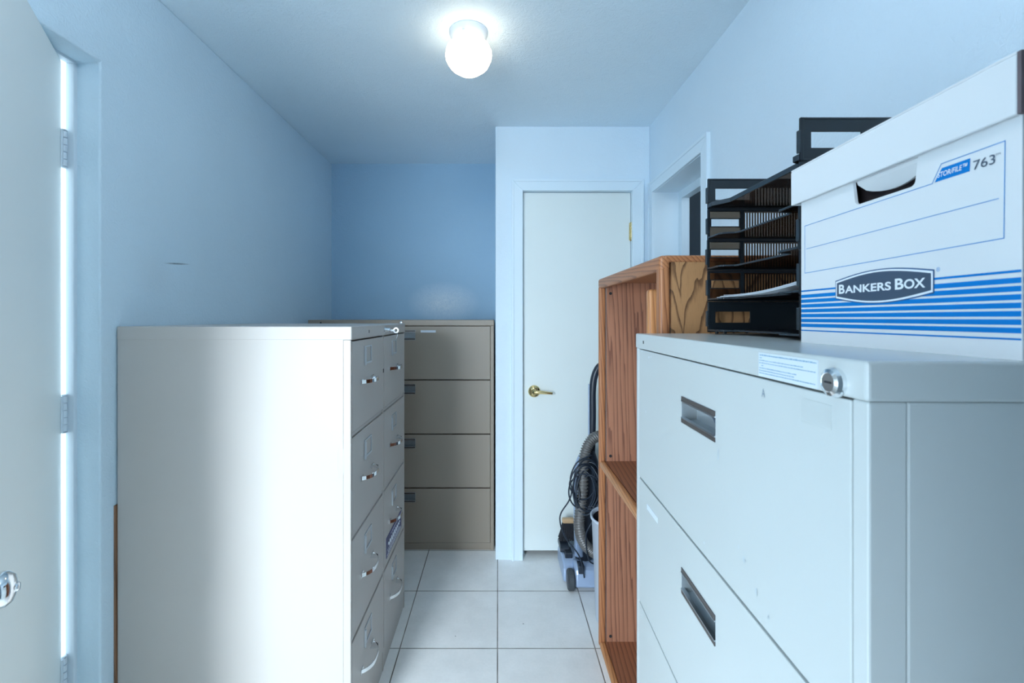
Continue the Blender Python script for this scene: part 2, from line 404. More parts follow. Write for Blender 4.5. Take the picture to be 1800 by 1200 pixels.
def text_mesh(name, body, fit, org, mat, parent, bold=0.0, thick=0.0004, shear=0.0, xdir=(1,0,0), zdir=(0,0,1), out=(0,-1,0), warp=None):
    """real lettering: fit=(width,height) in metres, org = lower left corner, lies in the plane xdir/zdir, raised a hair along out"""
    cu = bpy.data.curves.new(name, 'FONT'); cu.body = body; cu.size = 1.0; cu.offset = bold; cu.shear = shear
    cu.fill_mode = 'BOTH' if hasattr(cu, 'fill_mode') else cu.fill_mode
    o = bpy.data.objects.new(name, cu); C.objects.link(o)
    dg = bpy.context.evaluated_depsgraph_get(); dg.update()
    me = bpy.data.meshes.new_from_object(o.evaluated_get(dg)); C.objects.unlink(o); bpy.data.objects.remove(o)
    xs = [v.co.x for v in me.vertices]; ys = [v.co.y for v in me.vertices]
    x0, x1, y0, y1 = min(xs), max(xs), min(ys), max(ys)
    X, Z, O, G = Vector(xdir), Vector(zdir), Vector(out), Vector(org)
    for v in me.vertices:
        u = (v.co.x-x0)/(x1-x0)*fit[0]; w_ = (v.co.y-y0)/(y1-y0)*fit[1]
        if warp: u, w_ = warp(u, w_)
        v.co = G + X*u + Z*w_ + O*thick
    me.materials.clear(); me.materials.append(M[mat])
    r = bpy.data.objects.new(name, me); C.objects.link(r); r.parent = parent
    return r

# ------------------------------------------------------------------ the room
CEIL = 2.441; XR = 0.857; YD = 2.617; YB = 3.252; YF = -0.95
def wl(y): return -1.147 - 0.0095*(y-1.4)          # left wall plane, a hair out of square
struct(link_mesh('floor', BX(-1.6, 2.3, YF-0.1, 3.5, -0.1, 0), 'floor'))
struct(link_mesh('ceiling', BX(-1.25, 2.3, YF-0.1, 3.4, CEIL, CEIL+0.12), 'ceiling'))
# left wall with the outside doorway (opening y 0.50..1.338, head 2.098)
TH = 0.089; Y0, Y1, ZH = 0.42, 1.338, 2.098
bm = bmesh.new()
plate_hole(bm, 'x', -TH, 0, YF, YB+0.1, 0, CEIL, [(Y0, Y1, -0.1, ZH)])
for v in bm.verts: v.co.x += wl(v.co.y)
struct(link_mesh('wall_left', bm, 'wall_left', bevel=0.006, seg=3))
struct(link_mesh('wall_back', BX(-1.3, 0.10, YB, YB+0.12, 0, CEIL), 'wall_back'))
bm = bmesh.new()                                    # end wall of the space behind the camera, with an added unseen window opening
plate_hole(bm, 'y', YF-0.12, YF, -1.3, XR+0.12, 0, CEIL, [(-1.02, -0.22, 0.30, 2.00)])
struct(link_mesh('wall_rear', bm, 'wall'))
bm = bmesh.new()                                    # added unseen cross wall with a doorway, blocks light to the right
plate_hole(bm, 'y', -0.24, -0.14, -1.3, XR, 0, CEIL, [(-1.08, -0.10, -0.1, 2.25)])
box(bm, 0.27, XR, -0.14, 0.17, 0, CEIL)  # added dark block, keeps bounce light off the right cabinet's near side
struct(link_mesh('wall_light_blocker', bm, 'blockerwall'))
struct(link_mesh('wall_closet', boxes([(0.09, XR, YB, YB+0.12, 0, CEIL)]), 'wall'))
# centre wall: closet door wall and its return
DX0, DX1, DZ = 0.128, 0.770, 2.085
bm = bmesh.new()
plate_hole(bm, 'y', YD, YD+0.11, -0.013, XR, 0, CEIL, [(DX0, DX1, -0.1, DZ)])
box(bm, -0.013, 0.09, YD+0.11, YB, 0, CEIL)
struct(link_mesh('wall_center', bm, 'wall', bevel=0.004))
# right wall with the hall doorway
HY0, HY1, HZ = 1.925, 2.545, 2.055
bm = bmesh.new()
plate_hole(bm, 'x', XR, XR+0.17, YF, YB+0.1, 0, CEIL, [(HY0, HY1, -0.1, HZ)])
struct(link_mesh('wall_right', bm, 'wall'))
bm = bmesh.new()                                    # the dark hall behind it
box(bm, 2.1, 2.2, 1.2, 3.4, 0, CEIL); box(bm, XR+0.17, 2.2, 3.25, 3.35, 0, CEIL); box(bm, XR+0.17, 2.2, 1.15, 1.25, 0, 1.95)  # last side wall left low, the added gap lets sky light in
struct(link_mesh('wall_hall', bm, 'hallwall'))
struct(link_mesh('patio_ground', BX(-4.5, -1.30, -2.5, 3.5, -0.12, -0.02), 'concrete'))  # concrete ground outdoors, beyond the open door

# casings
def casing(name, axis, a0, a1, u0, u1, zt, wd, th, mat='trim'):
    """mitred casing round an opening u0..u1 up to zt in the plane normal to axis"""
    bm = bmesh.new()
    for pts in ([(u0-wd, 0), (u0, 0), (u0, zt), (u0-wd, zt+wd)], [(u1, 0), (u1+wd, 0), (u1+wd, zt+wd), (u1, zt)],
                [(u0, zt), (u1, zt), (u1+wd, zt+wd), (u0-wd, zt+wd)]):
        prism(bm, pts, axis, a0, a1)
    for pts in ([(u0-wd, 0), (u0-wd+0.014, 0), (u0-wd+0.014, zt+wd-0.014), (u0-wd, zt+wd)],
                [(u1+wd-0.014, 0), (u1+wd, 0), (u1+wd, zt+wd), (u1+wd-0.014, zt+wd-0.014)],
                [(u0-wd+0.014, zt+wd-0.014), (u1+wd-0.014, zt+wd-0.014), (u1+wd, zt+wd), (u0-wd, zt+wd)]):
        prism(bm, pts, axis, min(a0, a1)-th, min(a0, a1))
    return struct(link_mesh(name, bm, mat, bevel=0.0025))
casing('trim_1', 'y', YD-0.014, YD, 0.141, 0.757, 2.076, 0.063, 0.005)
bm = boxes([(0.128, 0.141, YD-0.002, YD+0.11, 0, 2.076), (0.757, 0.770, YD-0.002, YD+0.11, 0, 2.076), (0.128, 0.770, YD-0.002, YD+0.11, 2.076, 2.086),
            (0.141, 0.153, YD+0.062, YD+0.075, 0, 2.076), (0.745, 0.757, YD+0.062, YD+0.075, 0, 2.076), (0.141, 0.757, YD+0.062, YD+0.075, 2.064, 2.076)])
struct(link_mesh('trim_2', bm, 'trim'))
casing('trim_3', 'x', XR-0.014, XR, HY0+0.006, HY1-0.006, HZ-0.006, 0.062, 0.003)
bm = boxes([(XR-0.002, XR+0.172, HY0-0.004, HY0+0.008, 0, HZ), (XR-0.002, XR+0.172, HY1-0.008, HY1+0.004, 0, HZ), (XR-0.002, XR+0.172, HY0, HY1, HZ-0.008, HZ+0.004),
            (XR+0.13, XR+0.171, HY1-0.055, HY1-0.008, 0, HZ-0.05), (XR+0.13, XR+0.171, HY0+0.008, HY0+0.055, 0, HZ-0.05), (XR+0.13, XR+0.171, HY0+0.008, HY1-0.008, HZ-0.05, HZ-0.008)])
struct(link_mesh('trim_5', bm, 'trim'))

# closet door
def hinge_mesh(h=0.09, r=0.006):
    bm = bmesh.new()
    n = 5
    for i in range(n):
        z0 = -h/2 + h*i/n + 0.0012; z1 = -h/2 + h*(i+1)/n - 0.0012
        lathe(bm, [(r, z0), (r, z1)], 12)
    lathe(bm, [(r*0.6, h/2), (r*1.05, h/2+0.001), (r*0.8, h/2+0.004), (r*0.3, h/2+0.005)], 12)
    lathe(bm, [(r*0.3, -h/2-0.005), (r*0.8, -h/2-0.004), (r*1.05, -h/2-0.001), (r*0.6, -h/2)], 12)
    return bm
d1 = struct(link_mesh('door_1', BX(0.1435, 0.7545, YD+0.024, YD+0.060, 0.038, 2.0735), 'door', bevel=0.0015))
hb = hinge_mesh(0.098, 0.0075); box(hb, -0.010, 0.012, 0.003, 0.006, -0.049, 0.049)
for hz in (1.851, 1.05, 0.26):
    bm2 = hb.copy(); h_ = link_mesh('hinge', bm2, 'brass', d1, (0.757, YD+0.017, hz)); h_['label'] = 'brass butt hinge'
hb.free()
bm = bmesh.new()
R = Matrix.Rotation(PI/2, 4, 'X')
lathe(bm, [(0.0, 0.0), (0.034, 0.0), (0.0345, 0.004), (0.030, 0.010), (0.018, 0.014), (0.012, 0.016), (0.0115, 0.040), (0.014, 0.045), (0.014, 0.055), (0.0, 0.058)], 28, R, close=False)
lv = spline([(0, -0.048, 0), (0.03, -0.052, 0.001), (0.06, -0.055, -0.001), (0.098, -0.056, -0.004)], 6)
tube(bm, lv, 0.0085, 10, radf=lambda i: 0.011 - 0.004*i/18)
lv_ = link_mesh('door_handle', bm, 'brass', d1, (0.207, YD+0.024, 0.945), smooth=True); lv_['label'] = 'brass lever handle on round rose'

# outside door: opened into the room, seen from its inner face
PX, PY = -1.238, 1.318
ang = math.atan2(-0.846, 0.534)                      # local +x runs from the hinge to the free edge
d2 = struct(link_mesh('door_2', BX(0.006, 0.768, -0.044, 0.0, 0.012, 2.088), 'leafpaint', bevel=0.002))
d2.location = (PX, PY, 0); d2.rotation_euler = (0, 0, ang)
# its visible face is local +y
bm0 = hinge_mesh(0.102, 0.0080); box(bm0, 0.004, 0.016, -0.0025, 0.0008, -0.051, 0.051); box(bm0, -0.022, -0.004, -0.0025, 0.0008, -0.051, 0.051)
for hz in (1.842, 1.088, 0.345):
    h_ = link_mesh('hinge', bm0.copy(), 'jamb', d2, (-0.001, 0.004, hz))
bm0.free()
bm = bmesh.new()
R = Matrix.Rotation(-PI/2, 4, 'X')
lathe(bm, [(0.0, 0.0), (0.033, 0.0), (0.033, 0.005), (0.026, 0.010), (0.013, 0.013), (0.012, 0.030), (0.022, 0.036), (0.0285, 0.044), (0.030, 0.054), (0.028, 0.062), (0.022, 0.069), (0.012, 0.0720), (0.0075, 0.0725), (0.0075, 0.0755), (0.006, 0.077), (0.0, 0.077)], 40, R, close=False)
k_ = link_mesh('door_knob', bm, 'chrome', d2, (0.672, 0.0, 0.904), smooth=True); k_['label'] = 'polished chrome round knob'
# jamb and stop of the outside door, at the far side and the head
yj = Y1
bm = boxes([(-1.2375, -1.212, yj-0.010, yj+0.02, 0, ZH-0.008), (-1.2375, -1.212, Y0-0.02, Y0+0.010, 0, ZH-0.008),
            (-1.2375, -1.212, Y0-0.02, yj+0.02, ZH-0.008, ZH+0.02)])
struct(link_mesh('trim_6', bm, 'jamb', bevel=0.002))

# baseboard behind cabinets (right wall and left wall, low)
# (none shows in the photograph)

# ------------------------------------------------------------------ ceiling light
t = thing('ceiling_light', 'white ceiling light with a glowing frosted glass globe', 'ceiling light', (-0.1100, 1.755, CEIL))
bm = bmesh.new()
lathe(bm, [(0.0, 0.0), (0.072, 0.0), (0.0725, -0.006), (0.069, -0.012), (0.0685, -0.020), (0.062, -0.026), (0.060, -0.038), (0.055, -0.044), (0.0, -0.044)], 48, close=False)
for a in (0.3, 2.4, 4.5):
    lathe(bm, [(0.003, 0), (0.003, 0.010), (0.0045, 0.010), (0.0045, 0.014), (0, 0.0145)], 10, Matrix.Translation((0.058*math.cos(a), 0.058*math.sin(a), -0.033)) @ Matrix.Rotation(a, 4, 'Z') @ Matrix.Rotation(PI/2, 4, 'Y'), close=False)
link_mesh('lamp_base', bm, 'lampmetal', t, smooth=True)
bm = bmesh.new()
lathe(bm, [(0.050, -0.036), (0.053, -0.044), (0.064, -0.049), (0.078, -0.058), (0.0855, -0.072), (0.087, -0.090), (0.084, -0.108), (0.076, -0.124), (0.064, -0.137), (0.050, -0.147), (0.036, -0.156), (0.018, -0.160), (0.0, -0.161)], 72, ribs=12, ribamp=0.014, close=False)
link_mesh('glass_globe', bm, 'globe', t, smooth=True)

def copy_tree(o, parent=None):
    c = o.copy(); C.objects.link(c)
    if parent: c.parent = parent
    for ch in list(o.children): copy_tree(ch, c)
    return c
t2 = copy_tree(t); t2.location = (-0.10, 0.42, CEIL); t2.children[1].data = t2.children[1].data.copy(); t2.children[1].data.materials[0] = M['fillglobe']  # added globe out of view, fills the near ceiling and walls
t2['label'] = 'added unseen fill globe on the ceiling, overhead beside the outside door'

# ------------------------------------------------------------------ double vertical file (front faces +x)
CW = 0.80; CD = 0.700; CH = 1.334
vf = thing('filing_cabinet', 'tall putty filing cabinet with two columns of drawers, blank side facing the viewer', 'filing cabinet',
           (-0.441, 1.392 + CW/2, 0), PI/2)
hw = CW/2; st = 0.012; HD = 0.040
bm = bmesh.new()
box(bm, -hw, hw, 0.022, CD, 0.0, CH-0.0)
box(bm, -hw, -hw+st, 0, 0.0221, 0, CH-HD); box(bm, hw-st, hw, 0, 0.0221, 0, CH-HD); box(bm, -0.006, 0.006, 0.001, 0.0221, 0.0, CH-HD)
rows = [(1.010, 1.292), (0.699, 0.998), (0.388, 0.687), (0.078, 0.376)]
for zz in ((0.998, 1.010), (0.687, 0.699), (0.376, 0.388)): box(bm, -hw+st, hw-st, 0.003, 0.0221, *zz)
box(bm, -hw+st, hw-st, 0.003, 0.0221, 0.0, 0.078)
link_mesh('cabinet_body', bm, 'putty', vf, bevel=0.0015)
link_mesh('cabinet_header', boxes([(-hw-0.001, hw+0.001, -0.003, CD+0.001, CH-HD, CH+0.001)]), 'putty', vf, bevel=0.003)
for xh in (-0.215, 0.20):
    link_mesh('bumper_hole', boxes([(xh, xh+0.006, -0.0036, -0.0028, CH-0.024, CH-0.014)]), 'gap', vf)
link_mesh('latch_slot', boxes([(-0.0055, 0.0055, -0.0002, 0.0008, 1.15, 1.165)]), 'gap', vf)
bm = bmesh.new()
R = Matrix.Rotation(PI/2, 4, 'X')
lathe(bm, [(0.0, 0.0), (0.0125, 0.0), (0.0125, 0.003), (0.0095, 0.004), (0.0095, 0.022), (0.008, 0.0235), (0, 0.0235)], 24, Matrix.Translation((0, -0.003, CH-0.021)) @ R, close=False)
lk = link_mesh('cabinet_lock', bm, 'chrome', vf, smooth=False); lk['label'] = 'chrome push lock with key'
bm = bmesh.new()
box(bm, -0.001, 0.001, -0.038, -0.026, CH-0.024, CH-0.018)
lathe(bm, [(0.006, -0.001), (0.011, -0.001), (0.011, 0.001), (0.006, 0.001), (0.006, -0.001)], 20, Matrix.Translation((0, -0.048, CH-0.021)) @ Matrix.Rotation(PI/2, 4, 'Y'), close=False)
kk = spline([(0, -0.053, CH-0.028), (0.003, -0.053, CH-0.040), (0.001, -0.050, CH-0.052)], 5); tube(bm, kk, 0.0012, 6)
link_mesh('key', bm, 'satin', lk)

def pull_mesh():
    # chrome bow pull, 120 mm, with two feet and an over-hanging finger plate
    bm = bmesh.new()
    n = 14; sec = [(-0.0015, -0.006), (0.0015, -0.006), (0.0015, 0.006), (-0.0015, 0.006)]
    path = []
    for i in range(n+1):
        u = -1 + 2*i/n
        path.append((u*0.070, -0.031*(1-abs(u)**3.2) - 0.002, 0.0))
    rings = []
    for i, (x, y, z) in enumerate(path):
        a = path[max(i-1, 0)]; b = path[min(i+1, n)]
        d = Vector((b[0]-a[0], b[1]-a[1], 0)).normalized(); nr = Vector((-d.y, d.x, 0))
        rings.append([bm.verts.new(Vector((x, y, z)) + nr*s[0] + Vector((0, 0, s[1]))) for s in sec])
    for a, b in zip(rings, rings[1:]):
        for k in range(4): bm.faces.new((a[k], a[(k+1) % 4], b[(k+1) % 4], b[k]))
    bm.faces.new(rings[0]); bm.faces.new(rings[-1][::-1])
    for sx in (-1, 1):
        box(bm, sx*0.064-0.013, sx*0.064+0.013, -0.004, 0.0, -0.008, 0.008)
        box(bm, sx*0.030-0.0015, sx*0.030+0.0015, -0.030, -0.026, -0.0075, 0.0075)
    box(bm, 0.028, 0.058, -0.026, -0.002, 0.0045, 0.006)
    return bm
def holder_mesh():
    bm = bmesh.new(); w_, h_ = 0.041, 0.030
    plate_hole(bm, 'y', -0.003, 0, -w_, w_, -h_, h_, [(-w_+0.006, w_-0.006, -h_+0.006, h_-0.004)])
    box(bm, -w_-0.002, -w_+0.006, -0.006, -0.001, -h_-0.003, h_-0.006)
    return bm
pm = pull_mesh(); pull_me = bpy.data.meshes.new('pull'); bmesh.ops.recalc_face_normals(pm, faces=pm.faces[:]); pm.to_mesh(pull_me); pm.free(); pull_me.materials.append(M['chrome'])
hm = holder_mesh(); hold_me = bpy.data.meshes.new('holder'); bmesh.ops.recalc_face_normals(hm, faces=hm.faces[:]); hm.to_mesh(hold_me); hm.free(); hold_me.materials.append(M['satin'])
def inst(name, me, parent, loc):
    o = bpy.data.objects.new(name, me); C.objects.link(o); o.parent = parent; o.location = loc; return o
for (xa, xb) in ((-hw+st, -0.006), (0.006, hw-st)):
    for ri, (z0, z1) in enumerate(rows):
        g = 0.0030
        dr = link_mesh('drawer', BX(xa+g, xb-g, -0.0006, 0.0215, z0+g, z1-g), 'putty', vf, bevel=0.0012)
        xc = (xa+xb)/2 - 0.032
        inst('drawer_pull', pull_me, dr, (xc, -0.0006, z0+0.145))
        inst('label_holder', hold_me, dr, (xc+0.010, -0.0006, z0+0.228))
        if ri == 2 and xa > 0:
            bm = bmesh.new(); box(bm, xc-0.125, xc+0.155, -0.0022, -0.0008, z0+0.022, z0+0.102, 0)
            for (a0_, a1_, zz, hh) in ((-0.10, 0.13, 0.036, 0.004), (-0.115, 0.14, 0.028, 0.003), (-0.11, 0.10, 0.047, 0.0025), (-0.05, 0.12, 0.088, 0.003)):
                x_ = xc+a0_
                while x_ < xc+a1_:
                    ww = random.uniform(0.008, 0.03); box(bm, x_, min(x_+ww, xc+a1_), -0.0026, -0.0022, z0+zz, z0+zz+hh, 1); x_ += ww+0.004
            pts = [(xc-0.10+0.22*i/60, -0.0032, z0+0.066+0.011*math.sin(i*0.9)*math.exp(-((i-24)/40)**2)) for i in range(61)]
            tube(bm, pts, 0.0016, 5, mi=1)
            sk = link_mesh('magnet_sign', bm, ['magnet', 'printwhite'], dr); sk['label'] = 'dark blue magnet strip with white script'
# dent on the blank side is a shallow blister near the front edge
bm = bmesh.new()
lathe(bm, [(0.03, 0), (0.02, 0.0006), (0.0, 0.001)], 24, Matrix.Translation((-hw-0.0001, 0.03, 0.93)) @ Matrix.Rotation(-PI/2, 4, 'Y') @ Matrix.Scale(0.35, 4, (0, 1, 0)) @ Matrix.Scale(1.9, 4, (1, 0, 0)), close=False)
link_mesh('dent', bm, 'putty', vf, smooth=True)

# ------------------------------------------------------------------ recessed pull for lateral files
def lateral_pull(parent, xc, zc, w_, h_, depth=0.028, bright=True):
    """pan, trim bars, latch"""
    bm = bmesh.new()
    x0, x1, z0, z1 = xc-w_/2, xc+w_/2, zc-h_/2, zc+h_/2; d = depth; e = 0.0012
    box(bm, x0, x1, d, d+e, z0, z1); box(bm, x0-e, x0, 0, d+e, z0, z1); box(bm, x1, x1+e, 0, d+e, z0, z1)
    box(bm, x0-e, x1+e, 0, d+e, z1, z1+e)
    prism(bm, [(0.0, z0-e), (d+e, z0-e), (d+e, z0+h_*0.12), (0.0, z0)], 'x', x0-e, x1+e)
    pan = link_mesh('handle_recess', bm, 'panpaint', parent)
    bm = bmesh.new()
    t_ = h_*0.16
    box(bm, x0, x1, -0.0012, 0.006, z1-t_, z1, 0); box(bm, x0, x1, -0.0012, 0.006, z0, z0+t_*0.95, 0)
    box(bm, x0, x1, -0.0018, 0.005, z1-t_-h_*0.05, z1-t_, 1); box(bm, x0, x1, -0.0018, 0.005, z0+t_*0.95, z0+t_*0.95+h_*0.05, 1)
    box(bm, x0, x1, 0.002, 0.005, z1-t_-h_*0.09, z1-t_-h_*0.05, 0)
    link_mesh('handle_trim', bm, ['pullbrown', 'satin'], pan)
    return pan
def latch(parent, xc, zc, w_, h_, d):
    bm = bmesh.new()
    lathe(bm, [(0, 0), (0.005, 0), (0.005, 0.004), (0.0025, 0.006), (0, 0.006)], 16, Matrix.Translation((xc-w_*0.07, d, zc+h_*0.12)) @ Matrix.Rotation(PI/2, 4, 'X'), close=False)
    pts = spline([(xc-w_*0.03, d-0.003, zc+h_*0.14), (xc+w_*0.12, d-0.006, zc+h_*0.06), (xc+w_*0.25, d-0.008, zc-h_*0.10), (xc+w_*0.45, d-0.008, zc-h_*0.16)], 6)
    tube(bm, pts, 0.0035, 6)
    return link_mesh('latch', bm, 'satin', parent)

def lateral(name, label, W, D, HT, loc, rotz, mat, rows, hdr, stile, pw, ph, poff, side_over=0.0):
    t = thing(name, label, 'filing cabinet', loc, rotz)
    hw = W/2
    bm = bmesh.new()
    box(bm, -hw, hw, 0.034, D, 0, HT-hdr)
    box(bm, -hw, -hw+stile, 0, 0.0341, 0, HT-hdr); box(bm, hw-stile, hw, 0, 0.0341, 0, HT-hdr)
    box(bm, -hw+stile, hw-stile, 0.004, 0.0341, 0.0, rows[-1][0]-0.001)
    link_mesh('cabinet_body', bm, mat, t, bevel=0.002)
    link_mesh('cabinet_header', boxes([(-hw-0.001, hw+0.001, -0.002, D+0.001, HT-hdr, HT)]), mat, t, bevel=0.0035, seg=3)
    ds = []
    for (z0, z1) in rows:
        g = 0.0016
        bm = bmesh.new()
        zc = z1-poff-ph/2
        plate_hole(bm, 'y', 0, 0.032, -hw+stile+g, hw-stile-g, z0+g, z1-g, [(-pw/2, pw/2, zc-ph/2, zc+ph/2)])
        d = link_mesh('drawer', bm, mat, t, bevel=0.0012)
        pan = lateral_pull(d, 0, zc, pw, ph)
        ds.append((d, pan, zc))
    return t, ds

# tan file against the back wall
bt, bd = lateral('filing_cabinet', 'wide tan four-drawer filing cabinet against the far back wall', 1.088, 0.47, 1.350, (-0.567, 2.722, 0), 0.0, 'tan',
                 [(1.000, 1.313), (0.682, 0.996), (0.366, 0.678), (0.042, 0.362)], 0.035, 0.020, 0.165, 0.056, 0.024)
bm = bmesh.new()
lathe(bm, [(0, 0), (0.011, 0), (0.011, 0.003), (0.008, 0.010), (0, 0.011)], 20, Matrix.Translation((0.0, -0.002, 1.333)) @ Matrix.Rotation(PI/2, 4, 'X'), close=False)
box(bm, -0.002, 0.002, -0.022, -0.012, 1.328, 1.340)
lk2 = link_mesh('cabinet_lock', bm, 'chrome', bt); lk2['label'] = 'small chrome lock'
link_mesh('bumper_hole', boxes([(-0.474, -0.466, -0.0026, -0.0018, 1.328, 1.338)]), 'gap', bt)
s_ = link_mesh('label_strip', boxes([(0.115, 0.203, -0.0016, -0.0004, 1.276, 1.289)]), 'sticker', bd[0][0]); s_['label'] = 'white paper label strip'

# pale file at the right, its drawers facing left
RW = 0.762; RH = 1.3215
ax, ay, bx_, by_ = 0.3515, 1.176, 0.331, 0.414
rot_r = math.atan2(by_-ay, bx_-ax)
rt, rd = lateral('filing_cabinet', 'pale grey-green lateral filing cabinet on the right, carrying the letter trays and the file box', RW, 0.470, RH,
                 ((ax+bx_)/2, (ay+by_)/2, 0), rot_r, 'pale', [(0.968, 1.2845), (0.661, 0.966), (0.354, 0.659), (0.045, 0.352)], 0.0365, 0.020, 0.142, 0.048, 0.070)
for d, pan, zc in rd[:2]: latch(pan, 0, zc, 0.142, 0.048, 0.028)
bm = bmesh.new()
lathe(bm, [(0, 0.0), (0.0145, 0.0), (0.0145, 0.004), (0.013, 0.0075), (0.0095, 0.009), (0.009, 0.0085), (0, 0.0085)], 32, Matrix.Translation((0.343, -0.002, 1.2975)) @ Matrix.Rotation(PI/2, 4, 'X'), close=False)
lk3 = link_mesh('cabinet_lock', bm, 'chrome', rt, smooth=False, bevel=0); lk3['label'] = 'round chrome lock'
link_mesh('keyhole', boxes([(0.3385, 0.3475, -0.0112, -0.0100, 1.2965, 1.2985)]), 'gap', lk3)
link_mesh('bumper_hole', boxes([(-0.316, -0.3105, -0.0026, -0.0018, 1.299, 1.306)]), 'gap', rt)
# instruction sticker with lines too small to read
bm = bmesh.new(); sx0, sx1, sz0, sz1 = 0.202, 0.316, 1.2865, 1.3165
box(bm, sx0, sx1, -0.0026, -0.0019, sz0, sz1, 0)
lines = [(0.002, 0.112, 1), (0.002, 0.008, 0), (0.001, 0.090, 0), (0.001, 0.111, 0), (0.006, 0.011, 0), (0.001, 0.078, 0), (0.001, 0.074, 0), (0.001, 0.110, 0)]
for i, (a, b, bold) in enumerate(lines):
    z = sz1 - 0.0038 - i*0.0032; x = sx0 + a + 0.001
    while x < sx0 + b:
        ww = random.uniform(0.0012, 0.005); hgt = 0.0016 if bold else 0.0011
        box(bm, x, min(x+ww, sx0+b), -0.0029, -0.0026, z, z+hgt*random.uniform(0.75, 1.1), 1); x += ww + random.uniform(0.0007, 0.0014)
st_ = link_mesh('sticker', bm, ['sticker', 'ink'], rt); st_['label'] = 'white instruction sticker with fine print'
text_mesh('stamped_letter', 'A', (0.0075, 0.0105), (0.205, 0, 1.2605), 'inkdark', rd[0][0], bold=0.01, thick=0.0004)
bm = bmesh.new(); box(bm, 0.286, 0.333, -0.0003, 0.0002, 1.2485, 1.2730)
g_ = link_mesh('label_residue', bm, 'ghost', rd[0][0]); g_['label'] = 'faint rectangle left by a removed label'
bm = bmesh.new(); box(bm, -0.290, -0.212, -0.0004, 0.0002, 0.9145, 0.9265)
g_ = link_mesh('label_strip', bm, 'sticker', rd[1][0]); g_['label'] = 'narrow white label strip'
def blob(bm, x, z, rx, rz, y=-0.0003, n=10):
    flat_poly(bm, [(x + rx*math.cos(2*PI*i/n)*random.uniform(0.6, 1.1), y, z + rz*math.sin(2*PI*i/n)*random.uniform(0.6, 1.1)) for i in range(n)])
for (x, z, rx, rz) in ((0.082, 1.150, 0.004, 0.011), (0.145, 1.04, 0.002, 0.004), (0.160, 1.03, 0.005, 0.006), (0.192, 1.005, 0.004, 0.006), (0.22, 0.99, 0.003, 0.003),
                       (-0.275, 1.270, 0.006, 0.003), (-0.26, 1.272, 0.004, 0.003), (-0.33, 1.28, 0.006, 0.002), (-0.30, 1.14, 0.002, 0.004), (0.03, 0.99, 0.003, 0.003), (0.0, 1.281, 0.02, 0.001)):
    bm = bmesh.new(); blob(bm, x, z, rx, rz); link_mesh('scuff_mark', bm, 'smudge', rd[0][0])

# ------------------------------------------------------------------ bookcase (front faces -x)
BW = 0.742; BD = 0.430; BH = 1.523
bc = thing('bookcase', 'open oak bookcase with rounded edges behind the pale filing cabinet', 'bookcase', (0.4195, 1.5715, 0), -PI/2)
hw = BW/2; pt = 0.022
def slab_round(x0, x1, z0, z1, yb, r=0.012, e=0.028):
    return BX(x0, x1, 0, e, z0, z1)
# local +x is the near side (camera side), -x the far side
for sgn, nm in ((-1, 'far'), (1, 'near')):
    xa, xb = (sgn*hw, sgn*(hw-pt)); x0, x1 = min(xa, xb), max(xa, xb)
    bm = bmesh.new()
    inner = (x0+0.002, x1) if sgn < 0 else (x0, x1-0.0025)
    box(bm, inner[0], inner[1], 0.031, BD, 0.0, BH-0.017, 0)
    sp_ = link_mesh('side_panel', bm, 'oakside' if sgn > 0 else 'oak', bc)
    e0, e1 = (x0-0.0, x1+0.001) if sgn < 0 else (x0-0.012, x1)
    link_mesh('front_edge', BX(e0, e1, 0, 0.028, 0.0, BH-0.03), 'oakedge', sp_, bevel=0.009, seg=4)
    for z in (1.462, 0.79, 0.045):
        bm = bmesh.new(); lathe(bm, [(0, 0), (0.006, 0), (0.006, 0.0015), (0, 0.0018)], 14, Matrix.Translation((x1 if sgn < 0 else x0, 0.047, z)) @ Matrix.Rotation(sgn*-PI/2, 4, 'Y'), close=False)
        link_mesh('screw', bm, 'gap', sp_)
tp = link_mesh('top', BX(-hw, hw, 0.012, BD, BH-0.018, BH), 'oaktop', bc, bevel=0.005, seg=3)
link_mesh('top_rail', BX(-hw, hw, 0, 0.028, BH-0.040, BH), 'oaktop', tp, bevel=0.010, seg=4)
link_mesh('back_panel', BX(-hw+pt, hw-pt, BD-0.008, BD, 0.0, BH-0.018), 'oakshelf', bc)
for z in (0.7465, 0.0):
    th = 0.022
    bm = bmesh.new(); box(bm, -hw+pt, hw-pt, 0.026, BD-0.008, z, z+th)
    s = link_mesh('shelf', bm, 'oakshelf', bc)
    link_mesh('front_edge', BX(-hw+pt, hw-pt, 0.001, 0.026, z-0.004 if z else 0.0, z+th+0.002), 'oaklight', s, bevel=0.009, seg=4)
sb = link_mesh('shelf_board', boxes([(0, 0.030, 0, 0.33, 0, 0.675)]), 'oakboard', None, bevel=0.010, seg=4)
sb.location = (0.4375, 1.375, 0.7695); sb.rotation_euler = (0, 0, -PI/2)
tag(sb, 'spare oak shelf board standing on end inside the bookcase', 'shelf board')

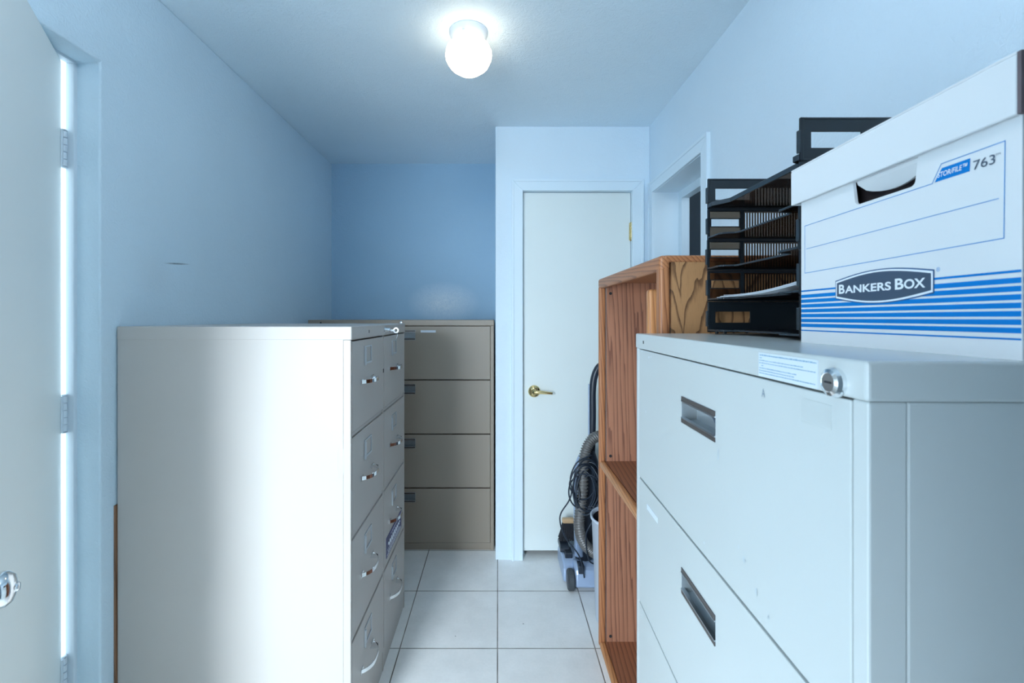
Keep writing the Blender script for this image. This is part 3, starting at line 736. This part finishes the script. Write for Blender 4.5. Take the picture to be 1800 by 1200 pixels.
# ------------------------------------------------------------------ letter trays
TW = 0.345; TD = 0.250; TZ = 0.0747
tray_rot = -PI/2
TX, TY = 0.5105, 0.9575
def side_outline():
    r = 0.008; z0, z1 = 0.0, TZ-0.0025
    return [(0.0, z0+r), (r*0.3, z0+r*0.3), (r, z0), (TD, z0), (TD, z1), (r, z1), (r*0.3, z1-r*0.3), (0, z1-r)]
def make_tray(kind, label):
    t = thing('letter_tray', label, 'letter tray', (TX, TY, 0), tray_rot, 'stacked black letter trays on the pale filing cabinet')
    hw = TW/2
    solid = kind != 'open'
    for sgn in (-1, 1):
        bm = bmesh.new(); x0, x1 = (sgn*hw-0.0015, sgn*hw+0.0015)
        z1 = TZ-0.0006
        if solid:
            wn = [(0.019, 0.103, 0.023, 0.050)]
            if kind == 'top' and sgn < 0: wn += [(0.116+0.0075*q, 0.1195+0.0075*q, 0.010, 0.052) for q in range(15)]
            plate_hole(bm, 'x', x0, x1, 0.0, TD, 0.0, z1, wn)
            # raised rim
            for a in ((0, TD, z1-0.004, z1), (0, TD, 0, 0.004), (0, 0.006, 0, z1), (TD-0.004, TD, 0, z1)):
                box(bm, x0-0.0012, x1+0.0012, a[0], a[1], a[2], a[3])
            sp_ = link_mesh('side_panel', bm, 'black', t, bevel=0.0012)
        else:
            holes = []
            plate_hole(bm, 'x', x0-0.001, x1+0.001, 0.0, TD, 0.0, z1, [(0.005, 0.080, 0.004, z1-0.005), (0.088, TD-0.008, 0.004, z1-0.005)])
            sp_ = link_mesh('side_panel', bm, 'black', t)
            bm = bmesh.new()
            plate_hole(bm, 'x', sgn*hw-0.0006, sgn*hw+0.0006, 0.005, 0.080, 0.004, z1-0.005, [(0.0085, 0.077, 0.033, 0.051)])
            link_mesh('label_panel', bm, 'film', sp_)
            bm = bmesh.new(); plate_hole(bm, 'x', x0-0.0004, x1+0.0004, 0.0065, 0.079, 0.031, 0.053, [(0.0085, 0.077, 0.033, 0.051)])
            link_mesh('label_frame', bm, 'black', sp_)
            bm = bmesh.new(); y = 0.088
            hs = []
            while y < TD-0.014:
                hs.append((y+0.0034, y+0.0066, 0.009, z1-0.008)); y += 0.0066
            plate_hole(bm, 'x', sgn*hw-0.0009, sgn*hw+0.0009, 0.088, TD-0.008, 0.004, z1-0.005, hs)
            link_mesh('slotted_panel', bm, 'smoke', sp_)
        # glossy clip at the front corner
        link_mesh('corner_clip', BX(sgn*hw-0.004, sgn*hw+0.004, -0.0035, 0.0005, 0.014, 0.052), 'blackedge', sp_, bevel=0.001)
    z0 = 0.004
    bm = bmesh.new()
    fr = [(-hw, 0.002), (-hw+0.058, 0.002), (-hw+0.066, 0.006), (-hw+0.072, 0.030), (-hw+0.082, 0.036), (hw-0.082, 0.036), (hw-0.072, 0.030), (hw-0.066, 0.006), (hw-0.058, 0.002), (hw, 0.002)]
    if kind == 'top': fr = [(-hw, 0.002), (-hw+0.022, 0.002), (-hw+0.060, 0.027), (hw-0.032, 0.027), (hw-0.016, 0.000), (hw, 0.000)]
    prism(bm, fr + [(hw, TD), (-hw, TD)], 'z', z0, z0+0.0022)
    fl = link_mesh('tray_floor', bm, 'smoke' if kind != 'bottom' else 'black', t)
    bm = bmesh.new()
    th = 0.010 if kind == 'top' else 0.004
    for (p, q) in zip(fr, fr[1:]):
        d = Vector((q[0]-p[0], q[1]-p[1], 0)); 
        prism(bm, [(p[0], p[1]-0.002), (q[0], q[1]-0.002), (q[0], q[1]+0.002), (p[0], p[1]+0.002)] if abs(d.y) < abs(d.x) else
              [(p[0]-0.0015, p[1]), (p[0]+0.0015, p[1]), (q[0]+0.0015, q[1]), (q[0]-0.0015, q[1])], 'z', z0-0.001, z0-0.001+th)
    link_mesh('front_lip', bm, 'blackedge', fl, bevel=0.0008)
    bm = bmesh.new()
    plate_hole(bm, 'y', TD-0.003, TD, -hw, hw, 0.004, 0.030, [])
    link_mesh('back_panel', bm, 'smoke' if not solid else 'black', t)
    if kind == 'bottom':
        for sx in (-1, 1):
            for yy in (0.02, 0.04, 0.20): bm = bmesh.new(); lathe(bm, [(0, -0.004), (0.004, -0.004), (0.004, 0.002), (0, 0.002)], 12, Matrix.Translation((sx*(hw-0.006), yy, 0)), close=False); link_mesh('foot', bm, 'black', t)
    return t
zb = RH + 0.0045
tags = ['bottom solid black letter tray standing on the filing cabinet top', 'smoked letter tray holding white papers, second from the bottom',
        'middle smoked black letter tray, third of the stack of five', 'smoked letter tray just below the top tray of the stack', 'topmost solid black letter tray of the stack']
tr = [make_tray('bottom', tags[0])]; tr[0].location.z = zb
mid = make_tray('open', tags[1]); mid.location.z = zb + TZ
for k in (2, 3):
    c = copy_tree(mid); c.location.z = zb + TZ*k; c['label'] = tags[k]
    c.location.x += 0.001*(k-3)
top = make_tray('top', tags[4]); top.location.z = zb + TZ*4
# papers
for i in range(3):
    bm = bmesh.new(); n = 10; Lx = 0.285; Ly = 0.215; V = []
    for j in range(n+1):
        u = j/n; x = -Lx/2 + Lx*u + 0.01; cur = 0.010*(u**2)*(1+0.5*i) - 0.003*math.sin(PI*u)
        row = [bm.verts.new((x, yy, max(0.0003, cur + 0.0028*i + 0.0004*jj))) for jj, yy in enumerate((-0.004+0.012*i+0.01*u, 0.07, 0.14, Ly))]
        V.append(row)
    for a, b in zip(V, V[1:]):
        for k in range(3): bm.faces.new((a[k], b[k], b[k+1], a[k+1]))
    geo = bmesh.ops.extrude_face_region(bm, geom=bm.faces[:])
    for v in [g for g in geo['geom'] if isinstance(g, bmesh.types.BMVert)]: v.co.z += 0.0009
    p = link_mesh('paper_sheet', bm, 'paper', None)
    p.location = (TX+0.004, TY+0.0, zb+TZ+0.0072); p.rotation_euler = (0, 0, tray_rot + 0.03*(i-1))
    tag(p, ['lowest white paper sheet lying in the second letter tray from the bottom', 'middle white paper sheet between two others in the letter tray', 'uppermost white paper sheet curling in the letter tray'][i], 'paper', 'paper sheets in the letter tray')

# ------------------------------------------------------------------ file storage box
bxl, byl, bxr, byr = 0.487, 0.745, 0.4747, 0.420
brot = math.atan2(byr-byl, bxr-bxl)
BZ = RH
fb = thing('file_box', 'white cardboard file box with blue stripes and a lid, beside the letter trays', 'storage box', (bxl, byl, BZ), brot)
LB = 0.3252; DB = 0.385; HB = 0.262; e = 0.004
# body walls with a real hand hole
bm = bmesh.new()
plate_hole(bm, 'y', 0, e, 0, LB, 0, HB, [])
bm.free(); bm = bmesh.new()
hx0, hx1, hz0, hz1 = 0.114, 0.216, 0.1905, 0.2225
def hole_pts(n=6):
    r = 0.007; pts = []
    for (cx, cz, a0) in ((hx0+0.004+r, hz0+r, PI), (hx1-0.003-r, hz0+r, 1.5*PI)):
        for i in range(n+1):
            a = a0 + (PI/2)*i/n; pts.append((cx + r*math.cos(a), cz + r*math.sin(a)))
    pts.append((hx1, hz1)); pts.append((hx0, hz1)); return pts
hp = hole_pts()
# front face with rounded hole: bridge as fans between outer rectangle and hole
def face_with_hole(bm, y, outer, inner):
    vo = [bm.verts.new((u, y, v)) for u, v in outer]; vi = [bm.verts.new((u, y, v)) for u, v in inner]
    eo = [bm.edges.new((vo[i], vo[(i+1) % len(vo)])) for i in range(len(vo))]; ei = [bm.edges.new((vi[i], vi[(i+1) % len(vi)])) for i in range(len(vi))]
    bmesh.ops.triangle_fill(bm, use_beauty=True, use_dissolve=False, edges=eo+ei)
    return vo, vi
outer = [(0, 0), (LB, 0), (LB, HB), (0, HB)]
A = face_with_hole(bm, 0, outer, hp); B = face_with_hole(bm, e, outer, hp)
for va, vb in zip(A, B):
    n = len(va)
    for i in range(n): bm.faces.new((va[i], va[(i+1) % n], vb[(i+1) % n], vb[i]))
body = link_mesh('box_body', bm, 'card', fb)
bm = bmesh.new(); box(bm, 0, e, e, DB, 0, HB); box(bm, LB-e, LB, e, DB, 0, HB); box(bm, e, LB-e, DB-e, DB, 0, HB); box(bm, e, LB-e, e, DB-e, 0.0008, e)
link_mesh('box_walls', bm, 'card', fb, bevel=0.0015)
link_mesh('box_inner_shade', boxes([(e+0.001, LB-e-0.001, 0.045, 0.047, e, HB-0.01)]), 'cardshade', fb)  # dark sheet behind the hand hole stands in for the shaded interior
# folded-in hand flap
bm = bmesh.new(); pts = []
for i in range(13):
    u = i/12; a = math.sin(PI*u)
    pts.append((hx0+0.002+(hx1-hx0-0.004)*u, hz1-0.004-0.0175*(a**0.45)))
prof = [(hx0+0.002, hz1+0.004)] + pts + [(hx1-0.002, hz1+0.004)]
A_ = [bm.verts.new((x, 0.003+max(0, (hz1-z))*0.55, z)) for x, z in prof]; B_ = [bm.verts.new((x, 0.006+max(0, (hz1-z))*0.55, z)) for x, z in prof]
bm.faces.new(A_); bm.faces.new(B_[::-1])
for i in range(len(A_)): bm.faces.new((A_[i], B_[i], B_[(i+1) % len(A_)], A_[(i+1) % len(A_)]))
link_mesh('hand_flap', bm, 'card', body)
# lid
bm = bmesh.new(); o = 0.0055; t_ = 0.003; zt = 0.280; zl = 0.2225
L0, L1 = -0.017, LB+0.001
box(bm, L0, L1, -o-0.001, DB+o, zt-t_, zt); box(bm, L0, L1, -o-0.001, -o+t_-0.001, zl, zt-t_); box(bm, L0, L1, DB+o-t_, DB+o, zl, zt-t_)
box(bm, L0, L0+t_, -o+t_-0.001, DB+o-t_, zl, zt-t_); box(bm, L1-t_, L1, -o+t_-0.001, DB+o-t_, zl, zt-t_)
lid = link_mesh('lid', bm, 'card', fb, bevel=0.0028, seg=3)
link_mesh('lid_end_shade', BX(L1, L1+0.0035, -o, DB, zl, zt-0.001), 'cardshade', lid)['label'] = 'dark strip at the lid end, shade put into its colour'  # dark strip stands in for shade on the lid's near end
# printing
def strip(bm, u0, u1, z0, z1, y=-0.0003, mi=0): flat_poly(bm, [(u0, y, z0), (u1, y, z0), (u1, y, z1), (u0, y, z1)], mi)
bm = bmesh.new()
def zb_(z): return z - 1.3215
for k in range(7): strip(bm, 0.0006, LB-0.0006, zb_(1.3972)-0.00765*k-0.0052, zb_(1.3972)-0.00765*k)
strip(bm, 0.0006, LB-0.0006, zb_(1.4018), zb_(1.4042)); strip(bm, 0.0006, LB-0.0006, zb_(1.3398), zb_(1.3416))
def side_strip(z0, z1): flat_poly(bm, [(LB+0.0003, 0.001, z0), (LB+0.0003, DB, z0), (LB+0.0003, DB, z1), (LB+0.0003, 0.001, z1)])
for k in range(7): side_strip(zb_(1.3972)-0.00765*k-0.0052, zb_(1.3972)-0.00765*k)
side_strip(zb_(1.4018), zb_(1.4042)); side_strip(zb_(1.3398), zb_(1.3416))
link_mesh('blue_stripes', bm, 'blue', body)
bm = bmesh.new()
fr = [(0.0097, 1.4312), (0.3095, 1.4350), (0.3106, 1.5260), (0.2455, 1.5260), (0.2345, 1.5078), (0.0097, 1.5058)]
def polyline(bm, pts, wd, y, closed=True, mi=0):
    n = len(pts)
    for i in range(n if closed else n-1):
        p = Vector((pts[i][0], zb_(pts[i][1]))); q = Vector((pts[(i+1) % n][0], zb_(pts[(i+1) % n][1]))); d = (q-p).normalized(); s = Vector((-d.y, d.x))*wd/2; ex = d*wd/2
        c = [p-ex+s, q+ex+s, q+ex-s, p-ex-s]; flat_poly(bm, [(a.x, y, a.y) for a in c], mi)
polyline(bm, fr, 0.0009, -0.0003)
polyline(bm, [(0.014, 1.4690), (0.3045, 1.4735)], 0.0008, -0.0003, False)
link_mesh('printed_frame', bm, 'blueline', body)
bm = bmesh.new(); flat_poly(bm, [(0.2375, -0.00035, zb_(1.5082)), (0.2768, -0.00035, zb_(1.5082)), (0.2774, -0.00035, zb_(1.5212)), (0.2462, -0.00035, zb_(1.5212))])
bt_ = link_mesh('printed_tab', bm, 'blue', body)
text_mesh('tab_lettering', 'STOR/FILE\u2122', (0.0335, 0.0056), (0.2415, -0.0005, zb_(1.5120)), 'printwhite', bt_, bold=0.012, thick=0.0003, shear=0.2)
text_mesh('number_lettering', '763', (0.0212, 0.0092), (0.2806, -0.0004, zb_(1.5078)), 'navy', body, thick=0.0002)
text_mesh('trademark_lettering', 'TM', (0.0042, 0.0018), (0.3026, -0.0004, zb_(1.5148)), 'navy', body, thick=0.0002)
def emblem(grow, y, mat, name, parent):
    u0, u1 = 0.0803-grow, 0.2373+grow; bm = bmesh.new(); pts = []
    zc_l = (1.4121+1.3861)/2; hh = 0.0130; bulge = 0.0088; n = 24
    for i in range(n+1):
        u = i/n; pts.append((u0+(u1-u0)*u, 1.4002 + 0.0020*0 + hh + bulge*math.sin(PI*u) + grow))
    for i in range(n+1):
        u = 1-i/n; pts.append((u0+(u1-u0)*u, 1.4002 - hh - bulge*math.sin(PI*u) - grow))
    flat_poly(bm, [(a, y, zb_(b)) for a, b in pts])
    return link_mesh(name, bm, mat, parent)
em = emblem(0.0, -0.0005, 'navyline', 'emblem', body); em['label'] = 'dark rounded emblem with white outline and lettering'
emblem(-0.0014, -0.0007, 'printwhite', 'emblem_outline', em); emblem(-0.0036, -0.0009, 'navy', 'emblem_field', em)
# lettering: large first letters, small capitals after
x = 0.0880
base = 1.3942
def small(body_, u0, wid, hgt): return text_mesh('emblem_lettering', body_, (wid, hgt), (u0, -0.0010, zb_(base)), 'printwhite', em, bold=0.026, thick=0.0002)
small('B', 0.0885, 0.0115, 0.0128); small('ANKERS', 0.1006, 0.0790, 0.0105); small('B', 0.1855, 0.0125, 0.0132); small('OX', 0.1986, 0.0285, 0.0112)
text_mesh('registered_mark', '\u00ae', (0.0042, 0.0046), (0.2400, -0.0004, zb_(1.4105)), 'blueline', body, thick=0.0002)

# ------------------------------------------------------------------ things at the far right, behind the bookcase
# waste bin
bn = thing('waste_bin', 'pale blue-white plastic waste bin mostly hidden behind the bookcase', 'waste bin', (0.555, 2.088, 0))
bm = bmesh.new()
lathe(bm, [(0, 0), (0.108, 0), (0.112, 0.006), (0.130, 0.455), (0.136, 0.458), (0.137, 0.468), (0.132, 0.471), (0.127, 0.465), (0.108, 0.02), (0, 0.02)], 48, close=False)
link_mesh('bin_shell', bm, 'bin', bn, smooth=True)
bm = bmesh.new(); lathe(bm, [(0.1255, 0.455), (0.112, 0.03), (0.0, 0.028)], 40, close=False)
link_mesh('bin_inner_wall', bm, 'binin', bn, smooth=True)  # dark inner surface of the bin

# vacuum cleaner
vc = thing('vacuum_cleaner', 'blue-grey upright vacuum cleaner with a ribbed hose and a coiled black cord', 'vacuum cleaner', (0.45, 2.40, 0))
def vat(px, py, Y, dx=0): # point of the scene behind a pixel at depth Y, in the cleaner's own frame
    return Vector(((px-875)/FPX*Y - 0.45, Y-2.40, H-(py-559)/FPX*Y))
bm = bmesh.new()   # floor head: rounded loaf, nozzle lobe towards the closet door
def loaf(bm, x0, x1, y0, y1, z0, z1, n=10):
    pts = [(y0, z0)]
    for i in range(n+1):
        a = PI - PI*i/n; yy = (y0+y1)/2 + (y1-y0)/2*math.cos(a)*1.0; zz = z0+0.35*(z1-z0) + (z1-z0)*0.65*math.sin(a)**0.7 if 0 < i < n else z0+0.35*(z1-z0)
        pts.append((yy, zz))
    pts.append((y1, z0))
    prism(bm, pts, 'x', x0, x1)
loaf(bm, -0.115, 0.115, -0.030, 0.205, 0.012, 0.118)
head = link_mesh('floor_head', bm, 'vacblue', vc, bevel=0.010, seg=3)
bm = bmesh.new(); loaf(bm, -0.066, 0.085, -0.105, 0.03, 0.022, 0.128)
link_mesh('motor_hood', bm, 'vacblue', head, bevel=0.014, seg=3)
bm = bmesh.new(); loaf(bm, -0.118, -0.070, 0.060, 0.180, 0.118, 0.150); box(bm, -0.098, -0.060, 0.02, 0.09, 0.10, 0.135)
link_mesh('head_cover', bm, 'vacdark', head, bevel=0.004)
for sx in (-0.085, 0.100):
    bm = bmesh.new()
    lathe(bm, [(0, -0.016), (0.044, -0.016), (0.051, -0.010), (0.051, 0.010), (0.044, 0.016), (0, 0.016)], 36, Matrix.Translation((sx, -0.075, 0.0515)) @ Matrix.Rotation(PI/2, 4, 'Y'), close=False)
    wv = link_mesh('wheel', bm, 'rubber', vc)
    bm = bmesh.new(); lathe(bm, [(0, -0.019), (0.030, -0.0185), (0.036, -0.016), (0.036, 0.016), (0, 0.019)], 28, Matrix.Translation((sx, -0.075, 0.0515)) @ Matrix.Rotation(PI/2, 4, 'Y'), close=False)
    link_mesh('wheel_cap', bm, 'vacdark', wv)
bm = bmesh.new(); box(bm, -0.060, 0.09, -0.09, -0.05, 0.045, 0.062); box(bm, -0.050, -0.02, -0.10, -0.04, 0.060, 0.13)
link_mesh('axle_bracket', bm, 'vacdark', vc, bevel=0.004)
# leaning body
bm = bmesh.new()
tube(bm, [(-0.005, 0.00, 0.12), (0.0, 0.0, 0.30), (0.01, 0.0, 0.45), (0.015, 0.0, 0.62), (0.02, 0.0, 0.68)], 0.05, 14, radf=lambda i: (0.045, 0.056, 0.060, 0.056, 0.03)[i])
link_mesh('bag_housing', bm, 'vacdark', vc, smooth=True)
bm = bmesh.new()
tube(bm, [(-0.035, -0.03, 0.15), (-0.035, -0.025, 0.35), (-0.032, -0.02, 0.60), (-0.020, -0.01, 0.655)], 0.02, 12, radf=lambda i: (0.024, 0.027, 0.028, 0.014)[i])
link_mesh('side_housing', bm, 'vacblue', vc, smooth=True)
bm = bmesh.new()
tube(bm, spline([(0.035, 0.0, 0.62), (0.040, 0.0, 0.85), (0.040, 0.0, 0.98), (0.050, 0.0, 1.06), (0.075, 0.0, 1.11), (0.11, 0.0, 1.12)], 6), 0.018, 12)
hd = link_mesh('handle', bm, 'vacdark', vc, smooth=True)
bm = bmesh.new(); box(bm, 0.0305-0.012, 0.0305-0.008, -0.014, 0.010, 0.66, 1.02); link_mesh('handle_trim', bm, 'vacblue', hd, bevel=0.002)
# ribbed hose
hc = spline([vat(1062, 765, 2.36), vat(1043, 770, 2.33), vat(1030, 790, 2.31), vat(1025, 820, 2.29), vat(1024, 860, 2.28), vat(1020, 895, 2.27), vat(1018, 925, 2.27), vat(1024, 950, 2.28), vat(1037, 966, 2.30), vat(1052, 975, 2.32)], 26)
bm = bmesh.new(); tube(bm, hc, 0.02, 14, radf=lambda i: 0.0235 + 0.0022*math.sin(i*PI/2*1.0 + 0.001) + (0.0018 if i % 4 < 2 else -0.0018))
link_mesh('hose', bm, 'hose', vc, smooth=True)
# cord: a hank of loops on the cleaner's side
bm = bmesh.new()
random.seed(3)
cl = []
for k in range(9):
    cx, cy = random.uniform(1024, 1036), random.uniform(846, 866); rx = random.uniform(15, 26); ry = random.uniform(30, 46); tl = random.uniform(-0.5, 0.5)
    for i in range(8):
        a = 2*PI*i/8 + k*0.35; ex = rx*math.cos(a); ey = ry*math.sin(a)
        cl.append(vat(cx + ex*math.cos(tl) - ey*math.sin(tl)*0.5, cy + ey*math.cos(tl) + ex*math.sin(tl)*0.6, 2.262 + 0.02*math.sin(a*1.3+k) + random.uniform(-0.008, 0.008)))
tube(bm, spline(cl, 7), 0.0036, 7)
tube(bm, spline([vat(1040, 800, 2.26), vat(1015, 812, 2.24), vat(1003, 838, 2.24), vat(1005, 862, 2.24), vat(1000, 880, 2.25), vat(986, 902, 2.26), vat(985, 920, 2.26), vat(993, 943, 2.26), vat(1006, 960, 2.26), vat(1017, 975, 2.26), vat(1024, 995, 2.27), vat(1027, 1015, 2.28)], 10), 0.0036, 7)
tube(bm, spline([vat(1050, 905, 2.26), vat(1036, 925, 2.24), vat(1030, 940, 2.25), vat(1031, 965, 2.26), vat(1036, 985, 2.27), vat(1046, 992, 2.28)], 8), 0.0036, 7)
cd = link_mesh('power_cord', bm, 'cord', vc, smooth=True); cd['label'] = 'black power cord wound in loose loops'
# hand brush standing on the head
hbx = thing('hand_brush', 'brush with pale wooden back and black bristles resting on the vacuum head', 'brush', (0.385, 2.535, 0.1515))
bm = bmesh.new(); 
for i in range(11):
    for j in range(3):
        x = -0.036 + 0.0072*i; y = -0.014 + 0.014*j; sp = 1.35
        tube(bm, [(x*0.78, y*0.7, 0.098), (x*1.0, y*1.1, 0.05), (x*sp+random.uniform(-0.002, 0.002), y*1.7, random.uniform(0.0, 0.006))], 0.0042, 5, radf=lambda k: (0.0036, 0.0042, 0.0048)[k])
link_mesh('bristles', bm, 'bristle', hbx)
link_mesh('brush_block', BX(-0.034, 0.034, -0.016, 0.016, 0.092, 0.118), 'brushwood', hbx, bevel=0.008, seg=4)

# board between the cabinet and the left wall
bd_ = link_mesh('wooden_board', BX(-0.0035, 0.0035, 0, 0.30, 0, 0.80), 'board', None, bevel=0.001)
bd_.location = (-1.1462, 1.386, 0)
tag(bd_, 'thin wooden board edge in the gap between filing cabinet and left wall', 'board')
